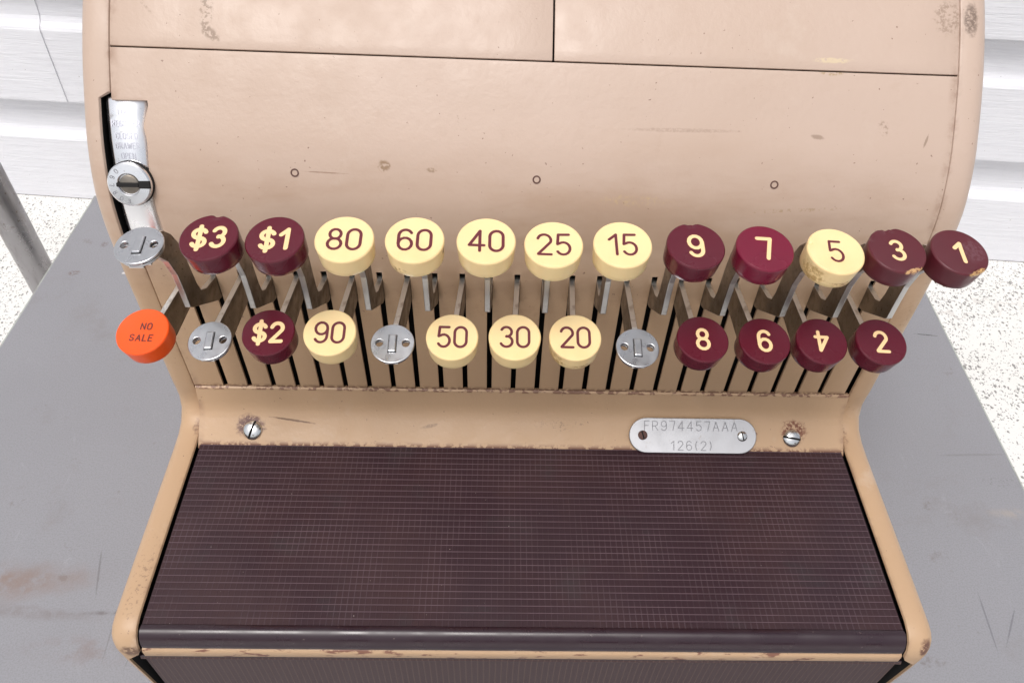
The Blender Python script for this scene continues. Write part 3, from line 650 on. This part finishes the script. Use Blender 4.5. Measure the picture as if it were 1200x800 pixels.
def bar_mesh(up, dx, head):
    """profile in (Y, Z); head = (Y, Z) of the key-head underside; shears sideways by dx towards the head"""
    hy, hz = head
    if up:
        pr = [(.316, .2165), (.2960, .2185), (.2925, .2200), (.2700, .2368), (.2684, .2385), (.2681, .2495), (.2674, .2595), (.2645, .2695), (.2595, .2765), (.2545, .2790), (hy - .003, hz - .0040), (hy - .0035, hz), (hy + .006, hz + .0006),
              (.2625, .2868), (.2690, .2830), (.2735, .2775), (.2765, .2705), (.2782, .2620), (.2790, .2520), (.2798, .2435), (.2815, .2375), (.2860, .2345), (.2960, .2322), (.316, .2322)]
    else:
        pr = [(.316, .2180), (.2960, .2178), (.2700, .2180), (.2640, .2195), (hy - .001, hz - .0085), (hy - .004, hz - .0070), (hy - .0042, hz), (hy + .0045, hz + .0010), (.2620, .2362), (.2960, .2326), (.316, .2318)]
    n = len(pr); V = []
    for t in (-.00135, .00135):
        for y_, z_ in pr:
            q = min(1, max(0, (.2975 - y_) / .04)); V.append((t + dx * q, y_ - .2975, z_ - .2300))
    Fc = [(i, (i + 1) % n, n + (i + 1) % n, n + i) for i in range(n)] + [tuple(range(n)), tuple(range(n, 2 * n))]
    return V, Fc
TIL = {1: math.radians(11), 0: math.radians(15)}
dh = sheet2d([circ(0, 0, .0096, 56), circ(-.0060, .0002, .0020, 20, .0021)[::-1], circ(.0060, .0002, .0020, 20, .0021)[::-1]], .0002, .00035)
dh2 = sheet2d([circ(0, 0, .0090, 48), circ(-.0060, .0002, .0020, 18, .0021)[::-1], circ(.0060, .0002, .0020, 18, .0021)[::-1]], .0004, .0001)
def key(idx, up, pos, txt=None, cap=None, ink=None, hw=.00062, h=.0100, label='', yaw=0, roll=0, rot=0, gap=.22, chips=(), special=None, tilt=0, xs=.94):
    sx = slotx[idx]; X, Y, Z = pos; n = Vector((math.sin(roll), -math.sin(TIL[up] + tilt), math.cos(TIL[up] + tilt))).normalized()
    depth = CT if cap else .0016
    under = Vector(pos) - n * depth
    v, f = bar_mesh(up, X - sx, (under.y, under.z - .0006))
    # little clip under the head
    cx, cy, cz = under.x - sx, under.y - .2975, under.z - .23
    v, f = merge((v, f), box(cx - .0030, cx + .0030, cy - .0085, cy + .0060, cz - .0034, cz - .0004), box(cx - .0042, cx + .0042, cy - .0045, cy - .0030, cz - .0052, cz - .0030))
    o = mesh('key', v, f, M['steel'], reg, (0, 0, 0), False, loc=(sx, .2975 - RY, .2300)); o.data.materials.append(M['baredge'])
    for q in o.data.polygons:
        if abs(q.normal.x) < .6: q.material_index = 1
    bevel(o, .00030, 2, 30); o['label'] = label
    root = (sx, .2975, .2300); yv = Vector((math.sin(yaw), math.cos(yaw), 0)); yv = (yv - n * yv.dot(n)).normalized()
    if cap:
        v, f = cap_mesh(chips); c_ = mesh('key_cap', v, f, cap, o, smooth='auto'); frame(c_, pos, yv, n, root)
        if special == 'NOSALE': v, f = merge(text('NO', .0030, .0012, .0027, hw=.00030, gap=.38, zf=dish), text('SALE', .0030, .0002, -.0031, hw=.00030, gap=.38, zf=dish))
        else: v, f = text(txt, h, 0, 0, hw=hw, gap=gap, zf=dish, rot=rot, xs=xs)
        t_ = flat('lettering', (v, f), ink, o); frame(t_, Vector(pos) + n * .00003, yv, n, root)
    else:
        d = bpy.data.objects.new('metal_disc', dh); C.objects.link(d); d.parent = o; frame(d, pos, yv, n, root)
        d2 = bpy.data.objects.new('backing_disc', dh2); C.objects.link(d2); d2.parent = o; frame(d2, Vector(pos) - n * .0022, yv, n, root)
        v, f = box(-.0020, .0020, -.0048, .0044, .0003, .00060); sl_ = mesh('tab_shade_outline', v, f, M['black'], o); frame(sl_, pos, yv, n, root)  # black outline paints shade into the groove round the tab
        v, f = box(-.0018, .0018, -.0046, .0042, .0004, .0017); tb_ = mesh('raised_tab', v, f, M['disc'], o); bevel(tb_, .0007, 3); frame(tb_, pos, yv, n, root)
    return o
for q in (dh, dh2):
    q.materials.append(M['disc']); q.shade_smooth(); q.set_sharp_from_angle(angle=math.radians(40))
LY, LZ = .2474, .2436
UY, UZ = .2458, .2964
D = math.radians
cr = dict(cap=M['cream'], ink=M['ink_maroon']); ma = dict(cap=M['maroon'], ink=M['ink_cream'], hw=.00080); maS = dict(cap=M['maroon'], ink=M['ink_cream'], hw=.00092, gap=.26)
# lower row (even slots)
key(0, 0, (-0.1733, LY, 0.2437), cap=M['orange'], ink=M['ink_brown'], special='NOSALE', label='orange NO SALE key', yaw=D(3), roll=D(-3))
key(2, 0, (-.1458, .2490, .2363), label='bare metal key without its cap, right of the NO SALE key', roll=D(-4))
key(4, 0, (-0.1179, LY, 0.2444), '$2', label='maroon $2 key', h=.0092, roll=D(-2), **maS)
key(6, 0, (-0.0907, LY, 0.2450), '90', label='cream 90 key', **cr)
key(8, 0, (-.0638, .2490, .2363), label='bare metal key without its cap, between the 90 and 50 keys')
key(10, 0, (-0.0366, LY, 0.2433), '50', label='cream 50 key', **cr)
key(12, 0, (-0.0087, LY, 0.2439), '30', label='cream 30 key', **cr)
key(14, 0, (0.0183, LY, 0.2442), '20', label='cream 20 key with a stained rim', cap=M['cream_dirty'], ink=M['ink_maroon'])
key(16, 0, (.0474, .2490, .2360), label='bare metal key without its cap, between the 20 and 8 keys', roll=D(2))
key(18, 0, (0.0755, LY, 0.2444), '8', label='maroon 8 key', roll=D(2), h=.0098, **ma)
key(20, 0, (0.1035, LY, 0.2439), '6', label='maroon 6 key', roll=D(2), h=.0098, **ma)
key(22, 0, (0.1292, LY, 0.2443), '4', label='maroon 4 key mounted upside down', rot=180, roll=D(3), h=.0094, **ma)
key(24, 0, (0.1561, LY, 0.2445), '2', label='maroon 2 key', roll=D(3), h=.0098, **ma)
# upper row (odd slots)
key(1, 1, (-.1615, .2510, .2895), label='bare metal key without its cap, leftmost in the upper row', roll=D(-3), tilt=D(-2))
key(3, 1, (-0.1302, UY, 0.2989), '$3', label='maroon $3 key with a chipped rim', h=.0094, roll=D(-4), chips=((82, 11, .07),), **maS)
key(5, 1, (-0.1046, UY, 0.2986), '$1', label='maroon $1 key', h=.0094, roll=D(-3), **maS)
key(7, 1, (-0.0772, UY, 0.2993), '80', label='cream 80 key', **cr)
key(9, 1, (-0.0496, UY, 0.2996), '60', label='cream 60 key with a dark speck on its side', cap=M['cream_specked'], ink=M['ink_maroon'])
key(11, 1, (-0.0215, UY, 0.2997), '40', label='cream 40 key', **cr)
key(13, 1, (0.0052, UY, 0.2985), '25', label='cream 25 key', hw=.00058, **cr)
key(15, 1, (0.0325, UY, 0.2991), '15', label='cream 15 key', hw=.00058, **cr)
key(17, 1, (0.0616, UY, 0.2991), '9', label='maroon 9 key', h=.0100, roll=D(2), chips=((95, 16, .04),), **ma)
key(19, 1, (0.0894, UY, 0.2984), '7', label='wine red 7 key', cap=M['maroon_bright'], ink=M['ink_cream'], hw=.00082, h=.0100, roll=D(3))
key(21, 1, (0.1180, UY, 0.2976), '5', label='cream 5 key with stained side', cap=M['cream_dirty'], ink=M['ink_maroon'], hw=.00055, roll=D(3), chips=((160, 14, .03),))
key(23, 1, (0.1424, UY, 0.2987), '3', label='maroon 3 key with a worn rim', cap=M['maroon_worn2'], ink=M['ink_cream'], hw=.00075, h=.0092, roll=D(3), chips=((100, 24, .07), (150, 10, .03)))
key(25, 1, (0.1677, UY, 0.2982), '1', label='maroon 1 key with a chipped, paint-stained rim', cap=M['maroon_worn'], ink=M['ink_cream'], hw=.00085, h=.0092, roll=D(4), chips=((-65, 26, .05),))
